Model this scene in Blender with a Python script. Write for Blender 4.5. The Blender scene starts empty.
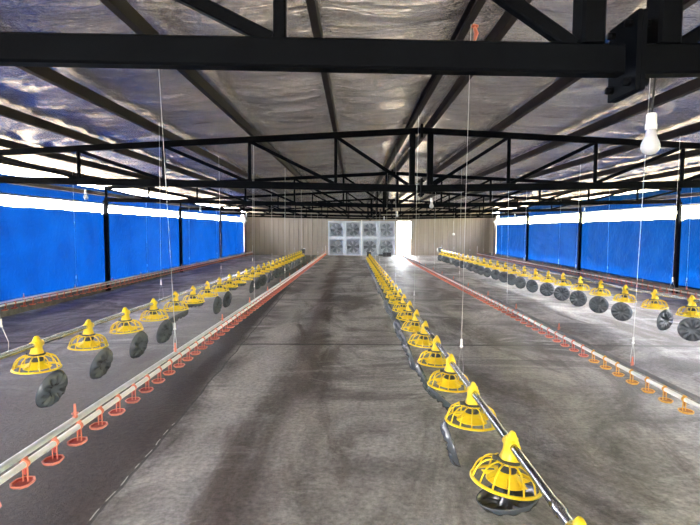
import bpy, math, random
from mathutils import Vector, Matrix, Euler, noise
random.seed(7)
PI = math.pi
scn = bpy.context.scene
COL = scn.collection

# ------------------------------------------------------------------ measures
RIDGE = CX = 1.03                      # ridge line
XL, XR = -6.65, 8.66           # side wall planes
YB = 32.4                      # far gable wall
TY = [1.887 + 5.801 * k for k in range(6)]      # trusses
SLOPE = .053
def z_top(x): return 3.17 - SLOPE * abs(x - CX)          # top chord centre line
def z_bot(x): return 2.31 + .0183 * abs(x - CX)          # bottom chord centre line
def z_roof(x): return z_top(x) + .195                     # foil

# ------------------------------------------------------------------ materials
def mat(name):
    m = bpy.data.materials.new(name); m.use_nodes = True
    nt = m.node_tree
    return m, nt, nt.nodes['Principled BSDF']
def plain(name, c, rough=.5, metal=0., spec=.5):
    m, nt, b = mat(name)
    b.inputs['Base Color'].default_value = (*c, 1)
    b.inputs['Roughness'].default_value = rough
    b.inputs['Metallic'].default_value = metal
    b.inputs['Specular IOR Level'].default_value = spec
    return m
def N(nt, t, **kw):
    n = nt.nodes.new(t)
    for k, v in kw.items():
        if hasattr(n, k): setattr(n, k, v)
        else: n.inputs[k].default_value = v
    return n
def mottled(name, c1, c2, scale=6, rough=.6, metal=0., bump=0., stretch=(1, 1, 1), spec=.5):
    m, nt, b = mat(name); L = nt.links.new
    tc = N(nt, 'ShaderNodeTexCoord'); mp = N(nt, 'ShaderNodeMapping'); mp.inputs['Scale'].default_value = stretch
    L(tc.outputs['Object'], mp.inputs['Vector'])
    nz = N(nt, 'ShaderNodeTexNoise', Scale=scale, Detail=6., Roughness=.6)
    L(mp.outputs[0], nz.inputs['Vector'])
    rp = N(nt, 'ShaderNodeValToRGB')
    rp.color_ramp.elements[0].color = (*c1, 1); rp.color_ramp.elements[0].position = .35
    rp.color_ramp.elements[1].color = (*c2, 1); rp.color_ramp.elements[1].position = .68
    L(nz.outputs['Fac'], rp.inputs[0]); L(rp.outputs[0], b.inputs['Base Color'])
    b.inputs['Roughness'].default_value = rough; b.inputs['Metallic'].default_value = metal
    b.inputs['Specular IOR Level'].default_value = spec
    if bump:
        bp = N(nt, 'ShaderNodeBump', Strength=bump, Distance=.01)
        L(nz.outputs['Fac'], bp.inputs['Height']); L(bp.outputs[0], b.inputs['Normal'])
    return m

M = {}
M['steel'] = mottled('painted_steel', (.0025, .003, .0042), (.004, .005, .0065), 3, .65, spec=.03)
M['purlin'] = mottled('primed_purlin', (.014, .011, .011), (.028, .022, .022), 2, .6, spec=.15)
M['grey_steel'] = mottled('grey_steel', (.09, .09, .095), (.17, .16, .16), 4, .5)
M['yellow'] = plain('yellow_plastic', (.86, .60, .012), .38)
M['tray'] = plain('black_plastic', (.075, .086, .094), .2, 0., .8)
M['collar'] = plain('dark_collar', (.03, .03, .032), .5)
M['galv'] = mottled('galvanised_tube', (.40, .43, .47), (.56, .59, .63), 8, .24, 1.)
M['rail'] = mottled('aluminium_rail', (.56, .58, .60), (.70, .72, .74), 10, .35, .2)
M['pvc'] = plain('white_pvc', (.90, .90, .88), .35)
M['red'] = plain('orange_red_plastic', (.74, .22, .135), .38)
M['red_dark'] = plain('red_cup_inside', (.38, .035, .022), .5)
M['cup_yellow'] = plain('amber_plastic', (.80, .42, .06), .42)
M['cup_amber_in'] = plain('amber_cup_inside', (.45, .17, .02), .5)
M['cord'] = plain('white_cord', (.75, .75, .72), .8)
M['white'] = plain('white_plastic', (.82, .82, .80), .4)
M['globe'] = plain('opal_bulb', (.52, .53, .56), .25)
M['cable'] = plain('black_cable', (.015, .015, .015), .5)
M['kerb'] = mottled('kerb_concrete', (.10, .095, .09), (.2, .19, .18), 5, .9, 0, .3)
M['motor'] = plain('black_motor', (.015, .016, .02), .45)
M['fan_sheet'] = mottled('fan_galvanised', (.50, .54, .60), (.64, .68, .75), 3, .35, .3)
M['fan_dark'] = plain('fan_blade_grey', (.24, .26, .30), .4, .3)
M['door'] = plain('door_frame_grey', (.35, .35, .34), .5)

def curtain_material():
    m, nt, b = mat('blue_tarpaulin'); L = nt.links.new
    out = nt.nodes['Material Output']
    tc = N(nt, 'ShaderNodeTexCoord')
    nz = N(nt, 'ShaderNodeTexNoise', Scale=1.3, Detail=5.)
    L(tc.outputs['Object'], nz.inputs['Vector'])
    rp = N(nt, 'ShaderNodeValToRGB')
    rp.color_ramp.elements[0].color = (.0001, .0042, .0265, 1); rp.color_ramp.elements[0].position = .3
    rp.color_ramp.elements[1].color = (.0001, .0066, .037, 1); rp.color_ramp.elements[1].position = .7
    L(nz.outputs['Fac'], rp.inputs[0])
    L(rp.outputs[0], b.inputs['Base Color'])
    b.inputs['Roughness'].default_value = .5; b.inputs['Specular IOR Level'].default_value = .15
    n2 = N(nt, 'ShaderNodeTexNoise', Scale=5., Detail=4., Distortion=.8)
    L(tc.outputs['Object'], n2.inputs['Vector'])
    bp = N(nt, 'ShaderNodeBump', Strength=.7, Distance=.06)
    L(n2.outputs['Fac'], bp.inputs['Height']); L(bp.outputs[0], b.inputs['Normal'])
    tr = N(nt, 'ShaderNodeBsdfTranslucent'); L(rp.outputs[0], tr.inputs['Color'])
    mx = N(nt, 'ShaderNodeMixShader'); mx.inputs[0].default_value = .62
    L(b.outputs[0], mx.inputs[1]); L(tr.outputs[0], mx.inputs[2]); L(mx.outputs[0], out.inputs['Surface'])
    return m
M['curtain'] = curtain_material()

def foil_material():
    m, nt, b = mat('foil_insulation'); L = nt.links.new
    b.inputs['Metallic'].default_value = .85
    b.inputs['Roughness'].default_value = .24
    tc = N(nt, 'ShaderNodeTexCoord')
    def nzz(sc, scale, det=5., dist=0.):
        mp = N(nt, 'ShaderNodeMapping'); mp.inputs['Scale'].default_value = sc
        L(tc.outputs['Object'], mp.inputs['Vector'])
        n = N(nt, 'ShaderNodeTexNoise', Scale=scale, Detail=det, Distortion=dist)
        L(mp.outputs[0], n.inputs['Vector']); return n
    a = nzz((.7, 9, 1), 1.7, 7., 1.0)          # long wrinkles across the house
    c = nzz((5, 16, 1), 2.6, 6., .8)             # finer crinkles
    d = nzz((.6, 2.4, 1), 1.3, 6., .6)
    rp = N(nt, 'ShaderNodeValToRGB')
    rp.color_ramp.elements[0].color = (.58, .57, .575, 1); rp.color_ramp.elements[0].position = .3
    rp.color_ramp.elements[1].color = (.86, .85, .855, 1); rp.color_ramp.elements[1].position = .7
    L(d.outputs['Fac'], rp.inputs[0]); L(rp.outputs[0], b.inputs['Base Color'])
    ad = N(nt, 'ShaderNodeMath', operation='MULTIPLY_ADD'); ad.inputs[1].default_value = .6
    L(c.outputs['Fac'], ad.inputs[0]); L(a.outputs['Fac'], ad.inputs[2])
    bp = N(nt, 'ShaderNodeBump', Strength=1., Distance=.08)
    L(ad.outputs[0], bp.inputs['Height']); L(bp.outputs[0], b.inputs['Normal'])
    return m
M['foil'] = foil_material()

def floor_material():
    m, nt, b = mat('concrete_floor'); L = nt.links.new
    tc = N(nt, 'ShaderNodeTexCoord'); P = tc.outputs['Object']
    def nzz(sc, scale, det=6., dist=0., rough=.6):
        mp = N(nt, 'ShaderNodeMapping'); mp.inputs['Scale'].default_value = sc
        L(P, mp.inputs['Vector'])
        n = N(nt, 'ShaderNodeTexNoise', Scale=scale, Detail=det, Distortion=dist, Roughness=rough)
        L(mp.outputs[0], n.inputs['Vector']); return n.outputs['Fac']
    def ramp(src, p0, c0, p1, c1):
        r = N(nt, 'ShaderNodeValToRGB')
        r.color_ramp.elements[0].position = p0; r.color_ramp.elements[0].color = c0
        r.color_ramp.elements[1].position = p1; r.color_ramp.elements[1].color = c1
        L(src, r.inputs[0]); return r.outputs[0]
    def mth(op, a, bb=None, cc=None, clamp=False):
        n = N(nt, 'ShaderNodeMath', operation=op); n.use_clamp = clamp
        for i, v in enumerate((a, bb, cc)):
            if v is None: continue
            if isinstance(v, (int, float)): n.inputs[i].default_value = v
            else: L(v, n.inputs[i])
        return n.outputs[0]
    def mixc(f, a, bb, blend='MIX'):
        n = N(nt, 'ShaderNodeMix'); n.data_type = 'RGBA'; n.blend_type = blend
        if isinstance(f, (int, float)): n.inputs[0].default_value = f
        else: L(f, n.inputs[0])
        for i, v in ((6, a), (7, bb)):
            if isinstance(v, tuple): n.inputs[i].default_value = v
            else: L(v, n.inputs[i])
        return n.outputs[2]
    big = nzz((1, .6, 1), .8, 8., .9, .68)
    base = ramp(big, .40, (.105, .093, .087, 1), .61, (.46, .435, .415, 1))
    # brown worn streaks along the house, dark sweep marks across it
    st = nzz((1.3, .28, 1), 1.1, 8., 1.0, .68)
    base = mixc(ramp(st, .52, (0, 0, 0, 1), .62, (.8, .8, .8, 1)), base, (.115, .092, .080, 1))
    sw = nzz((.25, 1.3, 1), 1.0, 8., .7, .68)
    base = mixc(ramp(sw, .54, (0, 0, 0, 1), .64, (.7, .7, .7, 1)), base, (.10, .094, .090, 1))
    pale = nzz((.5, .9, 1), 1.3, 8., .8, .7)
    base = mixc(ramp(pale, .54, (0, 0, 0, 1), .66, (.7, .7, .7, 1)), base, (.62, .60, .58, 1))
    sep = N(nt, 'ShaderNodeSeparateXYZ'); L(P, sep.inputs[0])
    x, y = sep.outputs[0], sep.outputs[1]
    fine0 = nzz((1, 1, 1), 5., 4.)
    wob = nzz((1, 1, 1), 1.2, 3.)
    # pour joint at the left drinker line: the slab left of it is darker
    xj = mth('MULTIPLY_ADD', y, .028, x)                       # x + .028 y
    xj = mth('MULTIPLY_ADD', mth('SUBTRACT', wob, .5), .10, xj)
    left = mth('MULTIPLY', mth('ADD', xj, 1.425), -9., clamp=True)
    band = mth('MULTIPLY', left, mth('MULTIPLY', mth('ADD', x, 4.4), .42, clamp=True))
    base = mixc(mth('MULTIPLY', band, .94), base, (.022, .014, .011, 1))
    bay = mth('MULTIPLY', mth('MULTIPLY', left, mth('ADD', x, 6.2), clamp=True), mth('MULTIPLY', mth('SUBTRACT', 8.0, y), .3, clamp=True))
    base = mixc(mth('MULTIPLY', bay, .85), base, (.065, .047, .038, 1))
    wx = mth('MULTIPLY_ADD', mth('SUBTRACT', st, .5), .9, x)
    pb = mth('SUBTRACT', 1, mth('MULTIPLY', mth('ABSOLUTE', mth('ADD', wx, 1.15)), 3.2), clamp=True)
    base = mixc(mth('MULTIPLY', mth('MULTIPLY', pb, mth('SUBTRACT', 1, left)), .75), base, (.42, .40, .38, 1))
    bb = mth('SUBTRACT', 1, mth('MULTIPLY', mth('ABSOLUTE', mth('ADD', wx, .70)), 3.6), clamp=True)
    base = mixc(mth('MULTIPLY', bb, .7), base, (.13, .098, .082, 1))
    seam = mth('LESS_THAN', mth('ABSOLUTE', mth('ADD', xj, 1.43)), .011)
    base = mixc(mth('MULTIPLY', seam, .75), base, (.04, .036, .034, 1))
    dash = mth('MULTIPLY', mth('LESS_THAN', mth('ABSOLUTE', mth('ADD', xj, 1.445)), .0045), mth('MULTIPLY', mth('LESS_THAN', y, 4.3), mth('GREATER_THAN', mth('MULTIPLY_ADD', fine0, 3.0, mth('SINE', mth('MULTIPLY', y, 31.))), 1.3)))
    base = mixc(mth('MULTIPLY', dash, .8), base, (.60, .58, .54, 1))
    # cross joints
    for yj, w, s in ((7.33, .032, .95), (12.05, .03, .6), (17., .03, .5), (22., .03, .5)):
        yy = mth('MULTIPLY_ADD', mth('SUBTRACT', wob, .5), .06, y)
        j = mth('LESS_THAN', mth('ABSOLUTE', mth('SUBTRACT', yy, yj)), w)
        base = mixc(mth('MULTIPLY', j, s), base, (.05, .045, .042, 1))
    fine = nzz((1, 1, 1), 24., 6., 0., .75)
    base = mixc(.42, base, ramp(fine, .36, (.10, .10, .10, 1), .64, (.90, .90, .90, 1)), 'OVERLAY')
    L(base, b.inputs['Base Color'])
    L(mth('MULTIPLY_ADD', big, .45, .32), b.inputs['Roughness'])
    b.inputs['Specular IOR Level'].default_value = .28
    bp = N(nt, 'ShaderNodeBump', Strength=.7, Distance=.02)
    hgt = mth('MULTIPLY_ADD', nzz((1, 1, 1), 9., 8., 0., .7), 1., fine)
    L(hgt, bp.inputs['Height']); L(bp.outputs[0], b.inputs['Normal'])
    return m
M['floor'] = floor_material()
M['wall'] = mottled('tan_sheet', (.30, .255, .205), (.37, .32, .26), 1.5, .6, 0, 0, (1, 1, .15))
M['ground'] = mottled('dry_ground', (.15, .112, .064), (.24, .185, .115), .6, .9)
M['bank'] = mottled('dry_grass', (.25, .25, .09), (.33, .32, .12), .5, .9)

# ------------------------------------------------------------------ mesh helpers
class MB:
    def __init__(s): s.v = []; s.f = []; s.smooth = []
    def add(s, vs, fs, smooth=False, mx=None):
        o = len(s.v)
        s.v += [tuple(mx @ Vector(v)) if mx else tuple(v) for v in vs]
        s.f += [tuple(i + o for i in f) for f in fs]; s.smooth += [smooth] * len(fs)
        return s
    def box(s, c, d, mx=None):
        x, y, z = c; a, b, e = d[0] / 2, d[1] / 2, d[2] / 2
        vs = [(x + i * a, y + j * b, z + k * e) for i in (-1, 1) for j in (-1, 1) for k in (-1, 1)]
        return s.add(vs, [(0, 1, 3, 2), (4, 6, 7, 5), (0, 4, 5, 1), (2, 3, 7, 6), (0, 2, 6, 4), (1, 5, 7, 3)], False, mx)
    def beam(s, p, q, w, h, bev=.0, up=(0, 0, 1)):
        """rectangular bar p->q, w sideways, h upwards, with chamfered edges"""
        p, q = Vector(p), Vector(q); d = (q - p).normalized(); up = Vector(up)
        if abs(d.dot(up)) > .98: up = Vector((0, 1, 0))
        r = d.cross(up).normalized(); u = r.cross(d)
        b = bev or min(w, h) * .12; a, c = w / 2, h / 2
        prof = [(-a + b, -c), (a - b, -c), (a, -c + b), (a, c - b), (a - b, c), (-a + b, c), (-a, c - b), (-a, -c + b)]
        n = 8
        vs = [p + r * i + u * j for i, j in prof] + [q + r * i + u * j for i, j in prof]
        fs = [(i, (i + 1) % n, n + (i + 1) % n, n + i) for i in range(n)] + [tuple(range(n))[::-1], tuple(range(n, 2 * n))]
        return s.add(vs, fs)
    def tube(s, pts, r, n=8, closed=False):
        pts = [Vector(p) for p in pts]; m = len(pts); rs = r if isinstance(r, (list, tuple)) else [r] * m
        vs = []; up = None
        for i in range(m):
            a = pts[(i - 1) % m] if (closed or i) else pts[0]
            b = pts[(i + 1) % m] if (closed or i < m - 1) else pts[-1]
            d = (b - a).normalized()
            if up is None: up = Vector((0, 0, 1)) if abs(d.z) < .9 else Vector((0, 1, 0))
            x = d.cross(up)
            if x.length < 1e-4: x = d.orthogonal()
            x.normalize(); y = x.cross(d); up = y if not closed else up
            vs += [pts[i] + (x * math.cos(t) + y * math.sin(t)) * rs[i] for t in (2 * PI * k / n for k in range(n))]
        fs = []
        for i in range(m if closed else m - 1):
            j = (i + 1) % m
            fs += [(i * n + k, i * n + (k + 1) % n, j * n + (k + 1) % n, j * n + k) for k in range(n)]
        if not closed: fs += [tuple(range(n))[::-1], tuple(range((m - 1) * n, m * n))]
        return s.add(vs, fs, True)
    def lathe(s, prof, n=24, mx=None, close=False, mod=None):
        vs = []
        for k in range(n):
            t = 2 * PI * k / n
            for i, (r, z) in enumerate(prof):
                if mod: r, z = mod(r, z, t, i)
                vs.append((r * math.cos(t), r * math.sin(t), z))
        m = len(prof); fs = []
        for k in range(n):
            l = (k + 1) % n
            for i in range(m - 1 + (1 if close else 0)):
                j = (i + 1) % m
                fs.append((k * m + i, l * m + i, l * m + j, k * m + j))
        return s.add(vs, fs, True, mx)
    def mesh(s, name, m):
        me = bpy.data.meshes.new(name); me.from_pydata(s.v, [], s.f)
        for x in (m if isinstance(m, (list, tuple)) else [m]): me.materials.append(x)
        me.polygons.foreach_set('use_smooth', s.smooth)
        me.validate(); me.update()
        return me
    def obj(s, name, m, parent=None, loc=None):
        o = bpy.data.objects.new(name, s.mesh(name, m)); COL.objects.link(o)
        if parent: o.parent = parent
        if loc: o.location = loc
        return o
def place(me, name, parent=None, loc=(0, 0, 0), rot=(0, 0, 0)):
    o = bpy.data.objects.new(name, me); COL.objects.link(o); o.parent = parent
    o.location = loc; o.rotation_euler = rot
    return o
def tag(o, label=None, cat=None, group=None, kind=None):
    if label: o['label'] = label
    if cat: o['category'] = cat
    if group: o['group'] = group
    if kind: o['kind'] = kind
    return o
def thing(name, loc, label, cat, group=None):
    o = bpy.data.objects.new(name, None); COL.objects.link(o); o.location = loc; o.empty_display_size = .1
    return tag(o, label, cat, group)
ONES = ['', 'first', 'second', 'third', 'fourth', 'fifth', 'sixth', 'seventh', 'eighth', 'ninth', 'tenth', 'eleventh', 'twelfth', 'thirteenth',
        'fourteenth', 'fifteenth', 'sixteenth', 'seventeenth', 'eighteenth', 'nineteenth']
def nth(i):
    if i < 20: return ONES[i]
    t = {2: 'twent', 3: 'thirt', 4: 'fort'}[i // 10]
    return t + 'ieth' if i % 10 == 0 else t + 'y-' + ONES[i % 10]
def interp(pts, y):
    if y <= pts[0][0]: a, b = pts[0], pts[1]
    elif y >= pts[-1][0]: a, b = pts[-2], pts[-1]
    else:
        for a, b in zip(pts, pts[1:]):
            if a[0] <= y <= b[0]: break
    t = (y - a[0]) / (b[0] - a[0])
    return a[1] + (b[1] - a[1]) * t

# ------------------------------------------------------------------ the setting
Y0 = -6.0
b = MB(); b.box(((XL + XR) / 2, (Y0 + YB) / 2, -.06), (XR - XL + .5, YB - Y0 + .4, .12))
tag(b.obj('floor', M['floor']), kind='structure')

# foil lined roof, two slopes, wrinkled between the purlins
PURL = [-6.30, -5.2, -3.97, -2.76, -1.52, -.26, .88, 1.14, 2.17, 3.43, 4.66, 5.9, 7.15, 8.3]
def purl_gap(x):
    ps = [-7.4] + PURL + [9.4]
    for a, c in zip(ps, ps[1:]):
        if a <= x <= c:
            t = (x - a) / (c - a); return math.sin(PI * t) * min(1, (c - a) / 1.2)
    return 0
xs = [-7.5 + .12 * i for i in range(int((9.5 + 7.5) / .12) + 1)]
ys = [Y0]
while ys[-1] < YB + .3: ys.append(ys[-1] + (.1 if ys[-1] < 0 else .045 if ys[-1] < 14 else .08))
vs = []
for y in ys:
    for x in xs:
        g = purl_gap(x)
        w = noise.noise(Vector((x * .35, y * 2.6, 3.1))) * .022 + noise.noise(Vector((x * .9, y * 4.6 + .8 * math.sin(x * 1.3), 9))) * .040 + noise.noise(Vector((x * 2.2, y * 9, 4))) * .016
        sag = -.030 * g * (1 + 1.6 * max(0, math.cos(y * 2 * PI / 1.93 + .4 * math.sin(x * .7))) ** 5)
        vs.append((x, y, z_roof(x) + w * (.3 + .7 * g) + sag + .02))
n = len(xs)
fs = [(j * n + i, j * n + i + 1, (j + 1) * n + i + 1, (j + 1) * n + i) for j in range(len(ys) - 1) for i in range(n - 1)]
b = MB(); b.add(vs, fs, True)
tag(b.obj('ceiling', M['foil']), kind='structure')
# opaque roofing sheet above the foil
b = MB()
for xa, xb in ((-7.6, CX), (CX, 9.6)):
    za, zb = z_roof(xa) + .12, z_roof(xb) + .12
    vs = [(xa, Y0 - .1, za), (xb, Y0 - .1, zb), (xb, YB + .5, zb), (xa, YB + .5, za)]
    vs += [(x, y, z + .04) for x, y, z in vs]
    b.add(vs, [(0, 3, 2, 1), (4, 5, 6, 7), (0, 1, 5, 4), (1, 2, 6, 5), (2, 3, 7, 6), (3, 0, 4, 7)])
tag(b.obj('roof', M['grey_steel']), kind='structure')

# far gable wall: ribbed tan sheet with fan opening and door opening
FX0, FX1, FZ = -1.62, 2.66, 2.24
DX0, DX1 = 2.76, 3.70
def ribbed(bm, x0, x1, z0, z1, y):
    """box-rib sheeting facing -Y"""
    p = .30; x = x0; prof = []
    while x < x1 - .01:
        for dx, dy in ((0, 0), (.20, 0), (.225, -.03), (.275, -.03)):
            if x + dx < x1: prof.append((x + dx, y + dy))
        x += p
    prof.append((x1, y))
    k = len(prof)
    vs = [(a, c, z0) for a, c in prof] + [(a, c, z1) for a, c in prof] + [(a, y + .06, z0) for a, c in prof] + [(a, y + .06, z1) for a, c in prof]
    fs = [(i, i + 1, k + i + 1, k + i) for i in range(k - 1)] + [(2 * k + i, 3 * k + i, 3 * k + i + 1, 2 * k + i + 1) for i in range(k - 1)]
    fs += [(k + i, k + i + 1, 3 * k + i + 1, 3 * k + i) for i in range(k - 1)] + [(0, k, 3 * k, 2 * k), (k - 1, 3 * k - 1, 4 * k - 1, 2 * k - 1)]
    bm.add(vs, fs)
b = MB()
ribbed(b, XL - .25, -4.4, 0, 2.33, YB); ribbed(b, -4.4, FX0, 0, 2.33, YB); ribbed(b, DX1, XR + .25, 0, 2.33, YB); ribbed(b, FX1, DX0, 0, 2.27, YB)
# triangular infill above, up to the roof, with a slit of daylight left below it
xs2 = [XL - .25, CX, XR + .25]
vs = [(x, YB, 2.325 if x < FX0 + 9 else 2.325) for x in xs2] + [(x, YB, z_roof(x) + .1) for x in xs2]
vs += [(x, YB + .06, z) for x, y, z in vs]
b.add(vs, [(0, 1, 4, 3), (1, 2, 5, 4), (6, 9, 10, 7), (7, 10, 11, 8), (0, 6, 7, 1), (1, 7, 8, 2), (0, 3, 9, 6), (2, 8, 11, 5)])
b.box(((FX0 + FX1) / 2, YB + .16, 1.15), (FX1 - FX0 + .1, .02, 2.36))
b.box(((FX0 + FX1) / 2, YB + .02, 2.27), (FX1 - FX0, .2, .13))
b.box(((FX1 + DX1) / 2 + .0, YB + .03, 2.26), (DX1 - FX1 + .1, .06, .14))
b.box(((CX + 3.2 + XR) / 2, YB + .03, 2.30), (XR - CX - 3.2, .05, .07))
tag(b.obj('wall_back', M['wall']), kind='structure')
b = MB()
b.beam((DX0 + .02, YB - .03, 0), (DX0 + .02, YB - .03, 2.2), .05, .06)
b.beam((DX1 - .02, YB - .03, 0), (DX1 - .02, YB - .03, 2.2), .05, .06)
b.beam((DX0, YB - .03, 2.2), (DX1, YB - .03, 2.2), .06, .06)
tag(b.obj('trim_doorway', M['door']), kind='structure')

# near gable wall behind the camera, with a wide doorway
b = MB()
ribbed(b, XL, -1.6, 0, 2.9, Y0); ribbed(b, .8, XR, 0, 2.9, Y0)
vs = [(x, Y0, 2.45) for x in xs2] + [(x, Y0, z_roof(x) + .1) for x in xs2]
vs += [(x, Y0 + .06, z) for x, y, z in vs]
b.add(vs, [(0, 1, 4, 3), (1, 2, 5, 4), (6, 9, 10, 7), (7, 10, 11, 8), (0, 6, 7, 1), (1, 7, 8, 2), (0, 3, 9, 6), (2, 8, 11, 5)])
tag(b.obj('wall_front', M['wall']), kind='structure')

# side walls: kerb, eave beam, and solid end pieces by the far gable
for side, X, sg in (('left', XL, -1), ('right', XR, 1)):
    b = MB()
    b.box((X + sg * .10, (Y0 + YB) / 2, .10), (.16, YB - Y0, .20))
    tag(b.obj('trim_kerb_' + side, M['kerb']), kind='structure')
    b = MB()
    b.box((X + sg * .075, (TY[5] + YB) / 2 + .03, 1.35), (.05, YB - TY[5] + .0, 2.7))
    for k in range(6): b.box((X + sg * .045, TY[5] + .3 + k * .24, 1.35), (.03, .05, 2.3))
    tag(b.obj('wall_' + side, M['wall']), kind='structure')
    o = MB().beam((X + sg * .02, Y0, 2.60), (X + sg * .02, YB, 2.60), .06, .10).obj('eave_beam', M['grey_steel'])
    tag(o, 'long grey steel eave beam along the top of the %s blue curtain wall' % side, 'beam', 'eave beams')
    o = MB().tube([(X - sg * .03, Y0, 2.345), (X - sg * .03, TY[5], 2.345)], .018, 8).obj('curtain_rod', M['grey_steel'])
    tag(o, 'thin grey curtain rod along the light gap of the %s wall' % side, 'rod', 'curtain rods')

# land outside
b = MB(); b.box((1, 12, -.22), (160, 160, .2)); tag(b.obj('ground', M['ground']), kind='structure')
vs = []; nx, ny = 16, 40
for j in range(ny + 1):
    for i in range(nx + 1):
        x = 26 + i * 2.4; y = -40 + j * 4
        vs.append((x, y, -.15 + 15 * min(1, i / 8) ** 1.3 + .5 * noise.noise(Vector((x * .1, y * .1, 0))) * (i > 0)))
fs = [(j * (nx + 1) + i, j * (nx + 1) + i + 1, (j + 1) * (nx + 1) + i + 1, (j + 1) * (nx + 1) + i) for j in range(ny) for i in range(nx)]
b = MB(); b.add(vs, fs, True); tag(b.obj('hillside', M['bank']), kind='structure')

# ------------------------------------------------------------------ blue curtains
def cloth(X, sg, y0, y1, z0, z1, seed, notch=.06, nz=34, step=.07, amp=1.7, off=.05):
    """one hanging sheet in the YZ plane: folds, sagging hem, rolled hem"""
    ny = max(4, int((y1 - y0) / step)); vs = []
    for j in range(nz + 1):
        v = j / nz
        for i in range(ny + 1):
            u = i / ny; y = y0 + (y1 - y0) * u
            d = min(u, 1 - u) * (y1 - y0)
            top = z1 - notch * max(0, 1 - d / .18) ** 2 - .012 * (1 - math.cos(u * 2 * PI * 6)) * .5
            bot = z0 + .03 * noise.noise(Vector((y * .8, seed, 0)))
            z = bot + (top - bot) * v
            w = .030 * noise.noise(Vector((y * .9, z * .35, seed))) + .014 * noise.noise(Vector((y * 2.4 + z * 1.2, z * .9, seed + 5)))
            w += .010 * noise.noise(Vector((y * 1.2 - z * 2.2, z * 2.6, seed + 9)))
            if d < .5: w += .010 * math.sin(z * 9 + seed) * (1 - d / .5)
            w *= min(1, d / .3)
            vs.append((X + sg * off + amp * w, y, z))
    m = ny + 1
    fs = [(j * m + i, j * m + i + 1, (j + 1) * m + i + 1, (j + 1) * m + i) for j in range(nz) for i in range(ny)]
    b = MB(); b.add(vs, fs, True)
    return b, bot_tube(X + sg * .05, y0, y1, z0)
def bot_tube(X, y0, y1, z): return [(X, y0 + .02, z), (X, (y0 + y1) / 2, z - .01), (X, y1 - .02, z)]
bays = [(Y0, TY[0]), (TY[0], TY[1])] + [(TY[k], TY[k + 1]) for k in range(1, 5)]
for side, X, sg, zt in (('left', XL, -1, 2.125), ('right', XR, 1, 2.00)):
    for k, (ya, yb) in enumerate(bays):
        sheet, hem = cloth(X, sg, ya, yb, .20, zt, k * 7.3 + sg, off=.06)
        if k < 2:
            tag(sheet.obj('wall_%s_near' % side, M['curtain']), kind='structure'); continue
        pos = ['nearest bay, cut by the picture edge', 'second bay from the camera', 'third bay from the camera', 'farthest bay, next to the tan end wall'][k - 2]
        t = thing('side_curtain', (X, (ya + yb) / 2, .2), 'blue tarpaulin curtain of the %s wall, %s' % (side, pos), 'curtain', 'blue curtains of the %s wall' % side)
        o = sheet.obj('sheet', M['curtain'], t); o.location = (-X, -(ya + yb) / 2, -.2)
        o = MB().tube(hem, .03, 8).obj('hem', M['curtain'], t); o.location = (-X, -(ya + yb) / 2, -.2)
    # the flap between light gap and eave
    sheet, hem = cloth(X, sg, Y0, TY[5] - .05, 2.335, 2.86 if sg > 0 else 2.76, 77 + sg, 0, 8, .1, .5, .19)
    tag(sheet.obj('eave_flap', M['curtain']), 'long strip of blue tarpaulin above the light gap of the %s wall' % side, 'tarpaulin', 'eave flaps')

# ------------------------------------------------------------------ posts
for side, X, sg in (('left', XL, -1), ('right', XR, 1)):
    for k in range(2, 6):
        t = thing('wall_post', (X - sg * .04, TY[k], 0),
                  'dark steel wall post on the %s side, %s' % (side, ['nearest of the row', 'second from the camera', 'third from the camera', 'last before the tan end wall'][k - 2]),
                  'post', 'steel posts of the %s wall' % side)
        MB().beam((0, 0, .0), (0, 0, 2.43), .10, .12).obj('column', M['steel'] if k < 5 else M['grey_steel'], t)
        MB().box((0, 0, .008), (.2, .2, .016)).obj('base_plate', M['grey_steel'], t)
        MB().box((-sg * .075, -.0, 2.16), (.05, .05, .09)).obj('pulley', M['white'], t)

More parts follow.
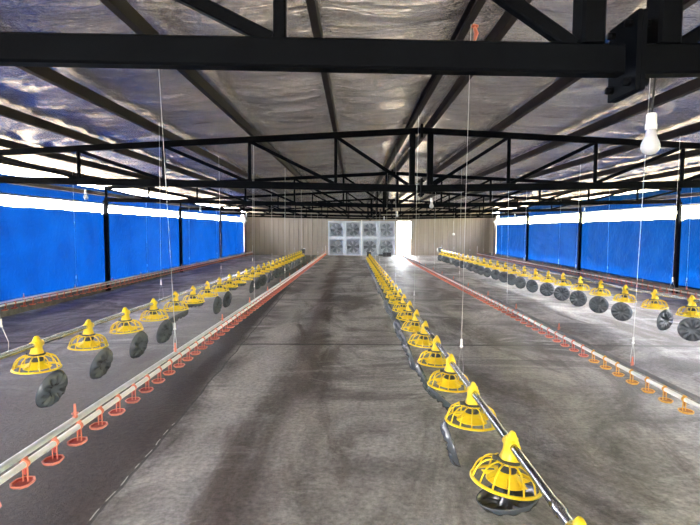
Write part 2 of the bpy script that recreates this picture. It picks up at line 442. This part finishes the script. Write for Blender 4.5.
# ------------------------------------------------------------------ trusses
VX = [-5.45, -4.16, -2.87, -1.57, -.27]                     # panel points left of the centre posts
VX = VX + [2 * CX - x for x in reversed(VX)]
def truss(k):
    y = TY[k]; CX = RIDGE + (-.045 if k == 0 else -.015)
    lab = ['black steel roof truss nearest the camera, crossing the top of the photo', 'second black steel roof truss from the camera',
           'third black steel roof truss from the camera', 'fourth roof truss from the camera, above the middle of the house',
           'fifth roof truss from the camera, last but one before the far wall', 'sixth and farthest roof truss, just before the tan far wall'][k]
    t = thing('roof_truss', (CX, y, 2.25), lab, 'roof truss', 'black steel roof trusses')
    def part(name, bm, m='steel'):
        o = bm.obj(name, M[m], t); o.location = (-CX, -y, -2.25); return o
    dw = .07; xl, xr = XL + .02, XR - .02
    for a, c in ((xl, CX - .012), (CX + .012, xr)):
        part('bottom_chord', MB().beam((a, y, z_bot(a)), (c, y, z_bot(c)), dw, .106))
        part('top_chord', MB().beam((a, y, z_top(a)), (c, y, z_top(c)), dw, .088))
    for x in (xl + .04, xr - .04):
        part('post', MB().beam((x, y, z_bot(x) + .05), (x, y, z_top(x) - .04), .05, .05))
    for x in VX:
        part('post', MB().beam((x, y, z_bot(x) + .05), (x, y, z_top(x) - .04), .045, .045))
    for x in (CX - .135, CX + .135):
        part('post', MB().beam((x, y, z_bot(x) + .05), (x, y, z_top(x) - .04), .085, .10))
    for s in (-1, 1):
        px = [CX + s * .16] + sorted([x for x in VX if (x - CX) * s > 0], key=lambda x: abs(x - CX)) + [xl + .05 if s < 0 else xr - .05]
        for a, c in zip(px, px[1:]):                          # from the bottom near the centre up to the top further out
            ax = a + s * .03; cx = c - s * .03
            part('diagonal', MB().beam((ax, y, z_bot(ax) + .05), (cx, y, z_top(cx) - .04), .045, .05))
    p = MB().beam((CX - .008, y - .105, 2.318), (CX - .008, y + .085, 2.318), .016, .27)
    p.beam((CX + .010, y - .105, 2.318), (CX + .010, y + .085, 2.318), .016, .27)
    sp = part('splice_plate', p)
    for dy, dz in ((-.07, -.10), (.05, -.10), (-.07, .10), (.05, .10)):
        h = MB(); mx = Matrix.Translation((CX, y + dy, 2.318 + dz)) @ Matrix.Rotation(PI / 2, 4, 'Y')
        h.lathe([(.0, -.04), (.014, -.04), (.014, -.018), (.009, -.017), (.009, .026), (.014, .027), (.014, .045), (.0, .045)], 6, mx)
        h.obj('bolt', M['steel'], sp)
    p2 = MB().beam((CX - .008, y - .06, 3.16), (CX - .008, y + .06, 3.16), .016, .2).beam((CX + .010, y - .06, 3.16), (CX + .010, y + .06, 3.16), .016, .2)
    part('splice_plate', p2)
    return t
for k in range(6): truss(k)

# ------------------------------------------------------------------ purlins (C sections on the truss panel points)
pl = ['outermost on the left, above the left curtain', 'second from the left curtain', 'third from the left curtain', 'fourth from the left curtain',
      'second left of the ridge', 'first left of the ridge pair', 'left one of the ridge pair', 'right one of the ridge pair', 'first right of the ridge pair',
      'second right of the ridge', 'third right of the ridge', 'third from the right curtain', 'second from the right curtain', 'outermost on the right, above the right curtain']
for x, lab in zip(PURL, pl):
    zc = z_top(x) + .045 + .075
    s = 1 if x > CX else -1
    b = MB()
    b.beam((x, Y0, zc), (x, YB - .02, zc), .012, .11, .002)
    b.beam((x + s * .025, Y0, zc + .05), (x + s * .025, YB - .02, zc + .05), .056, .010, .002)
    b.beam((x + s * .025, Y0, zc - .05), (x + s * .025, YB - .02, zc - .05), .056, .010, .002)
    b.beam((x + s * .05, Y0, zc - .04), (x + s * .05, YB - .02, zc - .04), .008, .022, .002)
    tag(b.obj('roof_purlin', M['purlin']), 'dark steel roof purlin running lengthwise, ' + lab, 'purlin', 'roof purlins')

# ------------------------------------------------------------------ pan feeders
RR = .178
def ring(r, z, tube, n=40, m=6):
    return MB().tube([(r * math.cos(2 * PI * i / n), r * math.sin(2 * PI * i / n), z) for i in range(n)], tube, m, True)
g = MB()
g.lathe([(RR - .012, .0), (RR + .004, .0), (RR + .004, .008), (RR - .002, .015), (RR - .010, .015)], 40, None, True)
g.lathe([(.052, .118), (.064, .118), (.064, .132), (.052, .132)], 28, None, True)
for i in range(14):
    t = 2 * PI * i / 14; c, s = math.cos(t), math.sin(t)
    g.tube([(r * c, r * s, z) for r, z in ((.056, .125), (.085, .124), (.115, .114), (.142, .092), (.158, .062), (RR - .006, .012))], .0052, 5)
ME_grille = g.mesh('grille', M['yellow'])
c = MB()                                                           # inner skirt with fins
c.lathe([(.104, .008), (.100, .014), (.080, .036), (.060, .052), (.050, .070), (.044, .070), (.074, .034), (.098, .008)], 28, None, True)
for i in range(7):
    t = 2 * PI * i / 7; mx = Matrix.Rotation(t, 4, 'Z')
    vs = [(.058, -.004, .052), (.058, .004, .052), (.132, .004, .030), (.132, -.004, .030), (.09, -.004, .008), (.09, .004, .008), (.122, .004, .022), (.122, -.004, .022)]
    c.add(vs, [(0, 1, 2, 3), (4, 7, 6, 5), (0, 3, 7, 4), (1, 5, 6, 2), (3, 2, 6, 7), (0, 4, 5, 1)], False, mx)
ME_skirt = c.mesh('feed_cone', M['yellow'])
c = MB().lathe([(0, .062), (.046, .066), (.050, .09), (.050, .135), (0, .137)], 20)
ME_tube = c.mesh('feed_window', M['collar'])
c = MB()                                                           # drop tee gripping the tube
def sq(hx, hy, z, n=16, p=3.):
    o = []
    for k in range(n):
        t = 2 * PI * k / n; cc, ss = math.cos(t), math.sin(t)
        r = 1 / ((abs(cc) ** p + abs(ss) ** p) ** (1 / p)); o.append((hx * r * cc, hy * r * ss, z))
    return o
lv = [(.052, .052, .134), (.048, .048, .15), (.040, .042, .175), (.037, .041, .20), (.038, .042, .225), (.036, .040, .245), (.026, .034, .262), (.017, .028, .285), (.010, .020, .298), (.004, .010, .302)]
vs = [p for l in lv for p in sq(*l)]
fs = [(i * 16 + k, i * 16 + (k + 1) % 16, (i + 1) * 16 + (k + 1) % 16, (i + 1) * 16 + k) for i in range(len(lv) - 1) for k in range(16)]
fs += [tuple(range(16))[::-1], tuple(range((len(lv) - 1) * 16, len(lv) * 16))]
c.add(vs, fs, True)
mx = Matrix.Translation((0, 0, .225)) @ Matrix.Rotation(PI / 2, 4, 'X')
c.lathe([(.024, -.056), (.033, -.056), (.033, .056), (.024, .056)], 16, mx, True)
c.box((.0, 0, .262), (.060, .018, .012))
ME_tee = c.mesh('drop_tee', M['yellow'])
c = MB().lathe([(.050, .128), (.066, .128), (.068, .134), (.066, .142), (.050, .142)], 24, None, True)
c.box((-.072, 0, .137), (.03, .022, .022))
ME_collar = c.mesh('collar', M['collar'])
# the black tray: fluted dish, hinge at x = 0, dish centre at x = -.172
def flute(r, z, t, i):
    if .055 < r < .150:
        a = math.cos(11 * t); z = z + .017 * a * math.sin(PI * (r - .055) / .095)
    return r, z
TR = .163
prof = [(.0, .012), (.018, .010), (.030, .000), (.044, -.022), (.058, -.034), (.075, -.036), (.095, -.037), (.118, -.037), (.140, -.034), (.150, -.024), (.158, -.008), (TR, .0),
        (TR + .004, -.003), (.162, -.013), (.153, -.030), (.142, -.041), (.118, -.043), (.095, -.043), (.075, -.042), (.056, -.040), (.040, -.028), (.026, -.006), (.0, .005)]
c = MB().lathe(prof, 88, Matrix.Translation((-.165, 0, 0)), False, flute)
c.box((.0, 0, -.002), (.014, .04, .012))
ME_tray = c.mesh('tray', M['tray'])

for me_, kx in ((ME_grille, 1.03), (ME_skirt, 1.0), (ME_tube, 1.0), (ME_tee, 1.0), (ME_collar, 1.0)):
    for v in me_.vertices: v.co = (v.co.x * kx, v.co.y * kx, v.co.z * .93)
def feeder(x, y, ztop, label, group, phi, swing, tilt=(0, 0)):
    t = thing('pan_feeder', (x, y, ztop - .281), label, 'pan feeder', group)
    t.rotation_euler = (0, 0, 0)
    R = Euler((tilt[0], tilt[1], 0))
    for me, nm in ((ME_grille, 'grille'), (ME_skirt, 'feed_cone'), (ME_tube, 'feed_window'), (ME_tee, 'drop_tee'), (ME_collar, 'collar')):
        place(me, nm, t)
    place(ME_tray, 'tray', t, ((RR - .002) * math.cos(phi), (RR - .002) * math.sin(phi), -.006), (0, -swing, phi))
    # tilt about the supply tube
    p = Vector((0, 0, .209)); Mx = Matrix.Translation(Vector((x, y, ztop - .281)) + p) @ R.to_matrix().to_4x4() @ Matrix.Translation(-p)
    t.matrix_world = Mx
    return t

ZC = [(1.8, .632), (7.3, .632), (12, .595), (20, .49), (27, .40)]
ZL = [(4.2, .789), (7.5, .757), (9.2, .737), (26.5, .578)]
ZR = [(6.9, .809), (8.6, .762), (11.2, .75), (12.8, .72), (26.8, .644)]
XC, XFL, XFR = .843, -2.68, 4.65
D = math.radians
def swing_word(a):
    return 'tray swung down' if a > D(60) else ('tray half open' if a > D(14) else 'tray closed')
rnd = random.Random(3)
line_defs = []
yC = [v * 1.047 for v in (1.729, 2.5, 3.32, 4.09, 4.80, 5.58, 6.374)]
while yC[-1] < 26.2: yC.append(yC[-1] + .822)
fixC = {0: (170, 40), 1: (-15, 20), 2: (176, 70), 3: (-165, 38), 4: (176, 62), 5: (180, 70), 6: (185, 68)}
for i, y in enumerate(yC):
    ph, sw = fixC.get(i, (180 + rnd.uniform(-22, 22), rnd.choice([74, 72, 70, 66, 64, 35])))
    feeder(XC, y, interp(ZC, y), 'yellow pan feeder with %s, %s from camera on the centre line' % (swing_word(D(sw)), nth(i + 1)),
           'pan feeders on the centre line', D(ph), D(sw), (D(rnd.uniform(-2, 2)), D(8 if i == 1 else rnd.uniform(1, 6))))
yL = [4.2 + .834 * i for i in range(27)]
fixL = {0: (-9, 74), 1: (-7, 74), 2: (-10, 76), 3: (-14, 78), 4: (-10, 30), 5: (20, 3), 6: (-8, 84), 7: (-12, 80), 8: (10, 4), 9: (0, 4), 10: (-5, 82), 11: (-20, 80), 12: (-25, 78), 13: (20, 82)}
for i, y in enumerate(yL):
    ph, sw = fixL.get(i, (rnd.uniform(-30, 25), rnd.choice([84, 80, 76, 86, 82])))
    feeder(XFL, y, interp(ZL, y), 'yellow pan feeder with %s, %s from camera on the left line' % (swing_word(D(sw)), nth(i + 1)),
           'pan feeders on the left line', D(ph), D(sw), (D(rnd.uniform(-2, 2)), D(rnd.uniform(-2, 3))))
yR = [6.905 + .85 * i for i in range(24)]
fixR = {0: (-122, 84), 1: (-68, 84), 2: (-132, 80), 3: (-122, 82), 4: (-126, 84), 5: (-120, 86), 6: (-118, 82), 7: (-140, 86)}
for i, y in enumerate(yR):
    ph, sw = fixR.get(i, (-115 + rnd.uniform(-25, 30), rnd.choice([86, 82, 84, 88])))
    feeder(XFR, y, interp(ZR, y), 'yellow pan feeder with %s, %s from camera on the right line' % (swing_word(D(sw)), nth(i + 1)),
           'pan feeders on the right line', D(ph), D(sw), (D(rnd.uniform(-2, 2)), D(rnd.uniform(-2, 2))))

# supply tubes and the black drive units at their far ends
for nm, X, Z, y0, y1, where in (('centre', XC, ZC, .9, 27.2, 'centre'), ('left', XFL, ZL, .4, 26.6, 'left'), ('right', XFR, ZR, 2.4, 27.0, 'right')):
    ysamp = sorted(set([y0, y1] + [z[0] for z in Z if y0 < z[0] < y1] + [y0 + (y1 - y0) * i / 30 for i in range(31)]))
    t = thing('feed_tube', (X, y0, 0), 'galvanised steel feed tube carrying the %s line of yellow pan feeders' % where, 'feed tube', 'feed tubes')
    MB().tube([(0, y - y0, interp(Z, y) - .072) for y in ysamp], .0225, 12).obj('tube', M['galv'], t)
    y = y0 + 1.1
    while y < y1:
        MB().tube([(0, y - y0 - .035, interp(Z, y) - .072), (0, y - y0 + .035, interp(Z, y) - .072)], .0275, 12).obj('coupling', M['galv'], t); y += 3.05
    zz = interp(Z, y1) - .072
    t = thing('drive_unit', (X, y1 + .02, zz - .18), 'black motor drive unit at the far end of the %s feeder line' % where, 'motor', 'feed line drive units')
    mx = Matrix.Translation((0, .30, .18)) @ Matrix.Rotation(PI / 2, 4, 'X')
    MB().lathe([(0, -.17), (.07, -.17), (.10, -.15), (.10, .12), (.06, .15), (.05, .28), (0, .28)], 18, mx).obj('motor_housing', M['motor'], t)
    MB().box((0, .12, .18), (.22, .14, .24)).obj('gear_box', M['motor'], t)
    MB().box((.06, .26, .30), (.10, .14, .07)).obj('control_box', M['white'], t)
    b = MB()
    for sx in (-1, 1):
        b.beam((sx * .09, .12, .06), (sx * .09, .12, -zz + .18), .025, .025)
    b.box((0, .12, -zz + .19), (.26, .2, .02))
    b.obj('stand', M['grey_steel'], t)

# ------------------------------------------------------------------ drinker lines
def cup_mesh(m1, m2, name):
    b = MB()
    # hexagonal drip dish, two arms, clip round the pipe; dish rim at z = -.085
    hexa = [(.86, .42), (.42, .98), (-.42, .98), (-.86, .42), (-.86, -.42), (-.42, -.98), (.42, -.98), (.86, -.42)]
    rings = [(.050, -.086), (.060, -.084), (.061, -.089), (.048, -.103), (.0, -.105)]
    inner = [(.050, -.086), (.043, -.094), (.0, -.095)]
    def loft(rs):
        vs = [(r * hx, r * hy - .020, z) for r, z in rs for hx, hy in hexa]
        fs = [(i * 8 + k, i * 8 + (k + 1) % 8, (i + 1) * 8 + (k + 1) % 8, (i + 1) * 8 + k) for i in range(len(rs) - 1) for k in range(8)]
        return vs, fs
    b.add(*loft(rings))
    n1 = None
    for s in (-1, 1):
        b.beam((.013 * s, .0, -.098), (.013 * s, 0, -.01), .0045, .009, .001)
    mx = Matrix.Rotation(PI / 2, 4, 'X')
    b.lathe([(.0185, -.012), (.0225, -.012), (.0225, .012), (.0185, .012)], 12, mx, True)
    b.box((0, 0, .026), (.016, .026, .014))
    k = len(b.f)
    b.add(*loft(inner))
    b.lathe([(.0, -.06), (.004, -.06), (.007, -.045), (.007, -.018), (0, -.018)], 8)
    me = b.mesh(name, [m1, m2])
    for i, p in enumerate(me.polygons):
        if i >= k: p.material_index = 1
    return me
ME_cup = cup_mesh(M['red'], M['red_dark'], 'drip_cup')
ME_cup_y = cup_mesh(M['cup_yellow'], M['cup_amber_in'], 'drip_cup_amber')
pg = MB().box((0, 0, .062), (.020, .026, .030)).tube([(0, 0, .06), (0, 0, .15)], [.011, .007], 8)
pg.lathe([(.018, .088), (.020, .088), (.020, .094), (.018, .094)], 10, None, True)
ME_peg = pg.mesh('hanger_bracket', M['red'])

ZDL = [(2.2, .478), (9, .402), (15, .34), (31, .20)]
ZDR = [(3.6, .325), (9.2, .315), (16, .27), (28.6, .205), (31, .20)]
ZOL = [(8.7, .33), (12.4, .285), (28, .235), (31, .23)]
ZOR = [(11, .275), (15.5, .262), (28.7, .21), (31, .21)]
def drinker(X, Z, y0, y1, c0, label, lean, yellow=0, peg0=3.03, rail_m='rail'):
    t = thing('drinker_line', (X, y0, 0), label, 'drinker line', 'drinker lines')
    ysamp = sorted(set([y0, y1] + [z[0] for z in Z if y0 < z[0] < y1] + [y0 + (y1 - y0) * i / 24 for i in range(25)]))
    MB().tube([(0, y - y0, interp(Z, y)) for y in ysamp], .0180, 10).obj('water_pipe', M['pvc'], t)
    MB().tube([(lean, y - y0, interp(Z, y) + .050) for y in ysamp], .0200, 10).obj('support_rail', M[rail_m], t)
    ys_ = []; y = c0
    while y < y1: ys_.append(y); y += .26
    for i, y in enumerate(ys_[:100]):
        amber = i < yellow
        o = place(ME_cup_y if amber else ME_cup, 'drip_cup', t, (0, y - y0, interp(Z, y)), (0, 0, rnd.uniform(-.12, .12)))
        if amber: o['label'] = 'amber yellow drip cup'
    if len(ys_) > 100:
        b = MB(); ref = ME_cup
        vsx = [v.co for v in ref.vertices]; fsx = [tuple(p.vertices) for p in ref.polygons]
        for y in ys_[100:]: b.add([(v.x, v.y + y - y0, v.z + interp(Z, y)) for v in vsx], fsx)
        o = b.obj('drip_cups', M['red'], t); o['kind'] = 'stuff'; o['label'] = 'the farthest red drip cups'
    y = peg0
    while y < y1:
        place(ME_peg, 'hanger_bracket', t, (lean * .5, y - y0, interp(Z, y))); y += 1.75
    MB().tube([(0, y1 - y0, interp(Z, y1) - .02), (0, y1 - y0, interp(Z, y1) + .45)], .014, 8).obj('end_riser', M['pvc'], t)
drinker(-1.706, ZDL, 1.6, 31.2, 2.28, 'drinker line with red drip cups between the left and centre feeder lines', -.012)
drinker(2.70, ZDR, 3.0, 30.6, 4.042, 'drinker line right of the centre feeders, its near cups amber, the rest red', .012, 7, 4.83, rail_m='grey_steel')
drinker(-6.2, ZOL, 8.0, 31.0, 8.62, 'drinker line with red drip cups along the foot of the left blue curtains', -.012, 0, 9.4)
drinker(7.6, ZOR, 10.2, 31.0, 10.9, 'drinker line with red drip cups along the foot of the right blue curtains', .012, 0, 11.5, rail_m='grey_steel')

# ------------------------------------------------------------------ suspension cords
def cord(X, y, zline, label, group, spread=.10, sway=(0, 0), r=.0021):
    zt = z_roof(X + sway[0]) - .03
    zb = zline + .22
    t = thing('suspension_cord', (X, y, zline), label, 'cord', group)
    MB().tube([(sway[0], sway[1], zt - zline), (0, 0, zb - zline)], r, 6).obj('cord', M['cord'], t)
    b = MB()
    for s in (-1, 1):
        b.tube([(0, 0, zb - zline), (0, s * spread * .5, .07), (0, s * spread * .45, .004)], r * .8, 5)
    b.obj('bridle', M['cord'], t)
    c = MB(); c.box((0, 0, zb - zline + .02), (.014, .012, .05)); c.box((0, 0, zb - zline - .012), (.022, .014, .014))
    c.obj('adjuster', M['white'], t)
def cords(X, Z, dz, y0, step, n, what, group, spread, first=None):
    for i in range(n):
        y = y0 + step * i
        cord(X, y, interp(Z, y) + dz, 'white cord holding up the %s, %s from the camera' % (what, nth(i + 1)), group, spread, first if first and i == 0 else (rnd.uniform(-.03, .03), rnd.uniform(-.02, .02)), .0029 if first and i == 0 and X != XC else .0014 if X == XC else .002)
cords(-1.706 - .006, ZDL, .078, 4.78, 3.9, 7, 'left inner drinker line', 'cords of the left inner drinker line', .07, (-.10, 0))
cords(2.70 + .006, ZDR, .078, 4.83, 4.0, 7, 'right inner drinker line', 'cords of the right inner drinker line', .07, (.06, 0))
cords(XC, ZC, -.049, 3.88, 3.05, 8, 'centre feeder line', 'cords of the centre feeder line', .16, (.03, 0))
cords(XFL, ZL, -.049, 3.78, 3.2, 8, 'left feeder line', 'cords of the left feeder line', .16, (-.16, 0))
cords(XFR, ZR, -.049, 7.35, 3.2, 7, 'right feeder line', 'cords of the right feeder line', .16)
cords(-6.2, ZOL, .074, 11.2, 3.9, 5, 'wall drinker line by the left curtains', 'cords of the left wall drinker line', .07)
cords(7.6, ZOR, .074, 11.5, 3.6, 6, 'wall drinker line by the right curtains', 'cords of the right wall drinker line', .07)

# ------------------------------------------------------------------ bulbs
bp = [(0, 0), (.010, .0005), (.022, .004), (.032, .013), (.0375, .028), (.0375, .040), (.034, .053), (.027, .068), (.022, .082), (.0195, .100), (.0195, .108), (0, .108)]
ME_globe = MB().lathe(bp, 24).mesh('bulb_globe', M['globe'])
ME_hold = MB().lathe([(.0, .105), (.023, .105), (.0235, .125), (.021, .127), (.021, .165), (.017, .172), (0, .172)], 20).mesh('lamp_holder', M['white'])
def bulb(x, y, z, label, r=.004, top=None, group='hanging bulbs'):
    t = thing('hanging_bulb', (x, y, z), label, 'light bulb', group)
    for me, nm in ((ME_globe, 'bulb_globe'), (ME_hold, 'lamp_holder')): place(me, nm, t).scale = (.88, .88, .9)
    zt = (z_bot(x) + .0 if top is None else top)
    MB().tube([(0, 0, .15), (.002, 0, (zt - z) * .6), (0, -.02, zt - z)], r, 6).obj('wire', M['cable'], t)
bulb(1.122, TY[0] + .055, 1.983, 'white bulb hanging on a black wire from the nearest truss')
bulb(1.19, TY[1] + .06, 2.015, 'white bulb hanging in the middle of the second truss')
bulb(1.17, TY[2] + .06, 2.02, 'white bulb hanging in the middle of the third truss')
bulb(1.17, TY[3] + .06, 2.02, 'white bulb hanging in the middle of the fourth truss')
for x, sd in ((-4.1, 'left'), (6.15, 'right')):
    for k, w in ((1, 'second'), (2, 'third'), (3, 'fourth')):
        if sd == 'right' and k == 1: continue
        bulb(x, TY[k] + .06, 2.13, 'white bulb hanging from the %s side of the %s truss' % (sd, w))

# ------------------------------------------------------------------ far wall: eight exhaust fans in four columns
def fan_meshes():
    W = (FX1 - FX0) / 4 - .03; H = 1.08; h = H / 2; w = W / 2
    fr = MB()
    for s in (-1, 1):
        fr.box((s * (w - .035), 0, 0), (.07, .30, H)); fr.box((0, 0, s * (h - .035)), (W - .14, .30, .07))
    fr.box((0, -.10, h - .02), (W, .1, .03))
    # conical sheet from the square frame to the round shroud
    n = 48; vs = []; r0 = .40
    for k in range(n):
        t = 2 * PI * k / n; c, s = math.cos(t), math.sin(t)
        q = min((w - .07) / max(abs(c), 1e-6), (h - .07) / max(abs(s), 1e-6))
        vs += [(q * c, -.10, q * s), (r0 * c, .06, r0 * s), (r0 * c, .15, r0 * s)]
    fs = []
    for k in range(n):
        l = (k + 1) % n
        fs += [(k * 3, l * 3, l * 3 + 1, k * 3 + 1), (k * 3 + 1, l * 3 + 1, l * 3 + 2, k * 3 + 2)]
    sh = MB(); sh.add(vs, fs)
    hub = MB(); mx = Matrix.Rotation(PI / 2, 4, 'X')
    hub.lathe([(0, -.10), (.10, -.10), (.12, -.06), (.12, .10), (.09, .13), (0, .13)], 18, mx)
    bl = MB()
    for k in range(6):
        R = Matrix.Rotation(2 * PI * k / 6, 4, 'Y')
        vs = [(.10, -.04, -.05), (.10, .04, .05), (.37, .025, .15), (.385, -.02, -.07)]
        vs += [(x, y + .006, z) for x, y, z in vs]
        bl.add(vs, [(0, 1, 2, 3), (4, 7, 6, 5), (0, 4, 5, 1), (1, 5, 6, 2), (2, 6, 7, 3), (3, 7, 4, 0)], False, R)
    # bars behind the blades: closed back louvres
    lv = MB()
    for k in range(9):
        z = -h + .12 + k * (H - .24) / 8
        lv.beam((-w + .07, .17, z), (w - .07, .17, z), .012, .135, .002, (0, .35, 1))
    st = MB(); st.beam((-w + .05, .10, 0), (w - .05, .10, 0), .03, .04).beam((0, .10, -h + .05), (0, .10, h - .05), .03, .04)
    lv.box((0, .19, 0), (2 * w + .03, .02, H + .03))
    return W, [(fr.mesh('housing', M['fan_sheet']), 'housing'), (sh.mesh('shroud', M['fan_sheet']), 'shroud'), (hub.mesh('hub', M['fan_dark']), 'hub'),
               (bl.mesh('blades', M['fan_dark']), 'blades'), (lv.mesh('louvre', M['fan_sheet']), 'louvre'), (st.mesh('motor_bracket', M['fan_dark']), 'motor_bracket')]
W, FM = fan_meshes()
cn = ['leftmost', 'second from left', 'third from left', 'rightmost, beside the bright doorway']
for c in range(4):
    for r in range(2):
        x = FX0 + (FX1 - FX0) * (c + .5) / 4; z = .005 + .54 + r * 1.10
        t = thing('exhaust_fan', (x, YB - .08, z - .54), 'grey square exhaust fan in the far wall, %s row, %s' % (['bottom', 'top'][r], cn[c]), 'fan', 'exhaust fans of the far wall')
        for me, nm in FM: place(me, nm, t, (0, 0, .54))
b = MB().beam((CX - .51, YB - .28, 0), (CX - .51, YB - .28, 2.25), .06, .06)
tag(b.obj('fan_post', M['white']), 'pale vertical post in the middle of the exhaust fan wall', 'post')

# black pump box on the floor under the fans
t = thing('pump_box', (2.05, 30.9, 0), 'low black box on the floor before the rightmost exhaust fan', 'box')
MB().box((0, 0, .12), (.5, .32, .22)).obj('housing', M['motor'], t)
MB().box((-.36, 0, .10), (.3, .12, .09)).obj('outlet', M['motor'], t)
MB().box((0, 0, .245), (.54, .36, .03)).obj('lid', M['motor'], t)

# red ribbon on the ridge
t = thing('ribbon', (.915, 3.95, 3.13), 'small red cloth ribbon tied to the left purlin of the ridge pair', 'ribbon')
MB().tube([(0, 0, .1), (.012, -.01, .05), (.004, .012, .0)], [.012, .018, .008], 8).obj('tail', M['red'], t)
MB().tube([(-.035, 0, .11), (0, .012, .115), (.025, 0, .105)], [.012, .016, .012], 8).obj('knot', M['red'], t)

# small white sensor hanging before the far wall
t = thing('climate_sensor', (6.37, YB - .225, 1.30), 'small round white sensor mounted on the right part of the far tan wall', 'sensor')
MB().lathe([(0, 0), (.07, .01), (.09, .07), (.07, .14), (0, .16)], 16).obj('sensor_body', M['white'], t)
MB().box((0, .085, .08), (.05, .17, .04)).obj('bracket', M['white'], t)
MB().tube([(0, .12, .08), (0, .12, .9)], .008, 6).obj('wire', M['cord'], t)

# ------------------------------------------------------------------ light
w = bpy.data.worlds.new('hazy_sky'); scn.world = w; w.use_nodes = True
bg = w.node_tree.nodes['Background']; bg.inputs[0].default_value = (.95, .965, 1.0, 1); bg.inputs[1].default_value = 2.2
sd = bpy.data.lights.new('sun', 'SUN'); sd.energy = 6.0; sd.angle = .02; sd.color = (1, .97, .93)
so = bpy.data.objects.new('sun', sd); COL.objects.link(so)
so.rotation_euler = Vector((-.35, .42, -1.0)).to_track_quat('-Z', 'Y').to_euler()

# ------------------------------------------------------------------ camera
cd = bpy.data.cameras.new('camera'); co = bpy.data.objects.new('camera', cd); COL.objects.link(co)
F, YAW, PITCH, ROLL = 504.63, -.00661, .06675, .00317
fw = Vector((math.sin(YAW) * math.cos(PITCH), math.cos(YAW) * math.cos(PITCH), -math.sin(PITCH)))
rt = Vector((math.cos(YAW), -math.sin(YAW), 0)); up = rt.cross(fw)
c_, s_ = math.cos(ROLL), math.sin(ROLL); rt, up = rt * c_ + up * s_, up * c_ - rt * s_
mw = Matrix((rt, up, -fw)).transposed().to_4x4(); mw.translation = (0, 0, 1.7)
co.matrix_world = mw
cd.sensor_fit = 'HORIZONTAL'; cd.sensor_width = 36; cd.lens = F / 700 * 36; cd.clip_start = .05; cd.clip_end = 500
scn.camera = co
scn.view_settings.view_transform = 'Standard'; scn.view_settings.look = 'None'; scn.view_settings.gamma = 1
scn.view_settings.use_curve_mapping = False
scn.view_settings.exposure = 5.05
scn.cycles.max_bounces = 10; scn.cycles.diffuse_bounces = 5; scn.cycles.glossy_bounces = 4; scn.cycles.transmission_bounces = 6
scn.cycles.use_denoising = True
scn.cycles.sample_clamp_indirect = 8
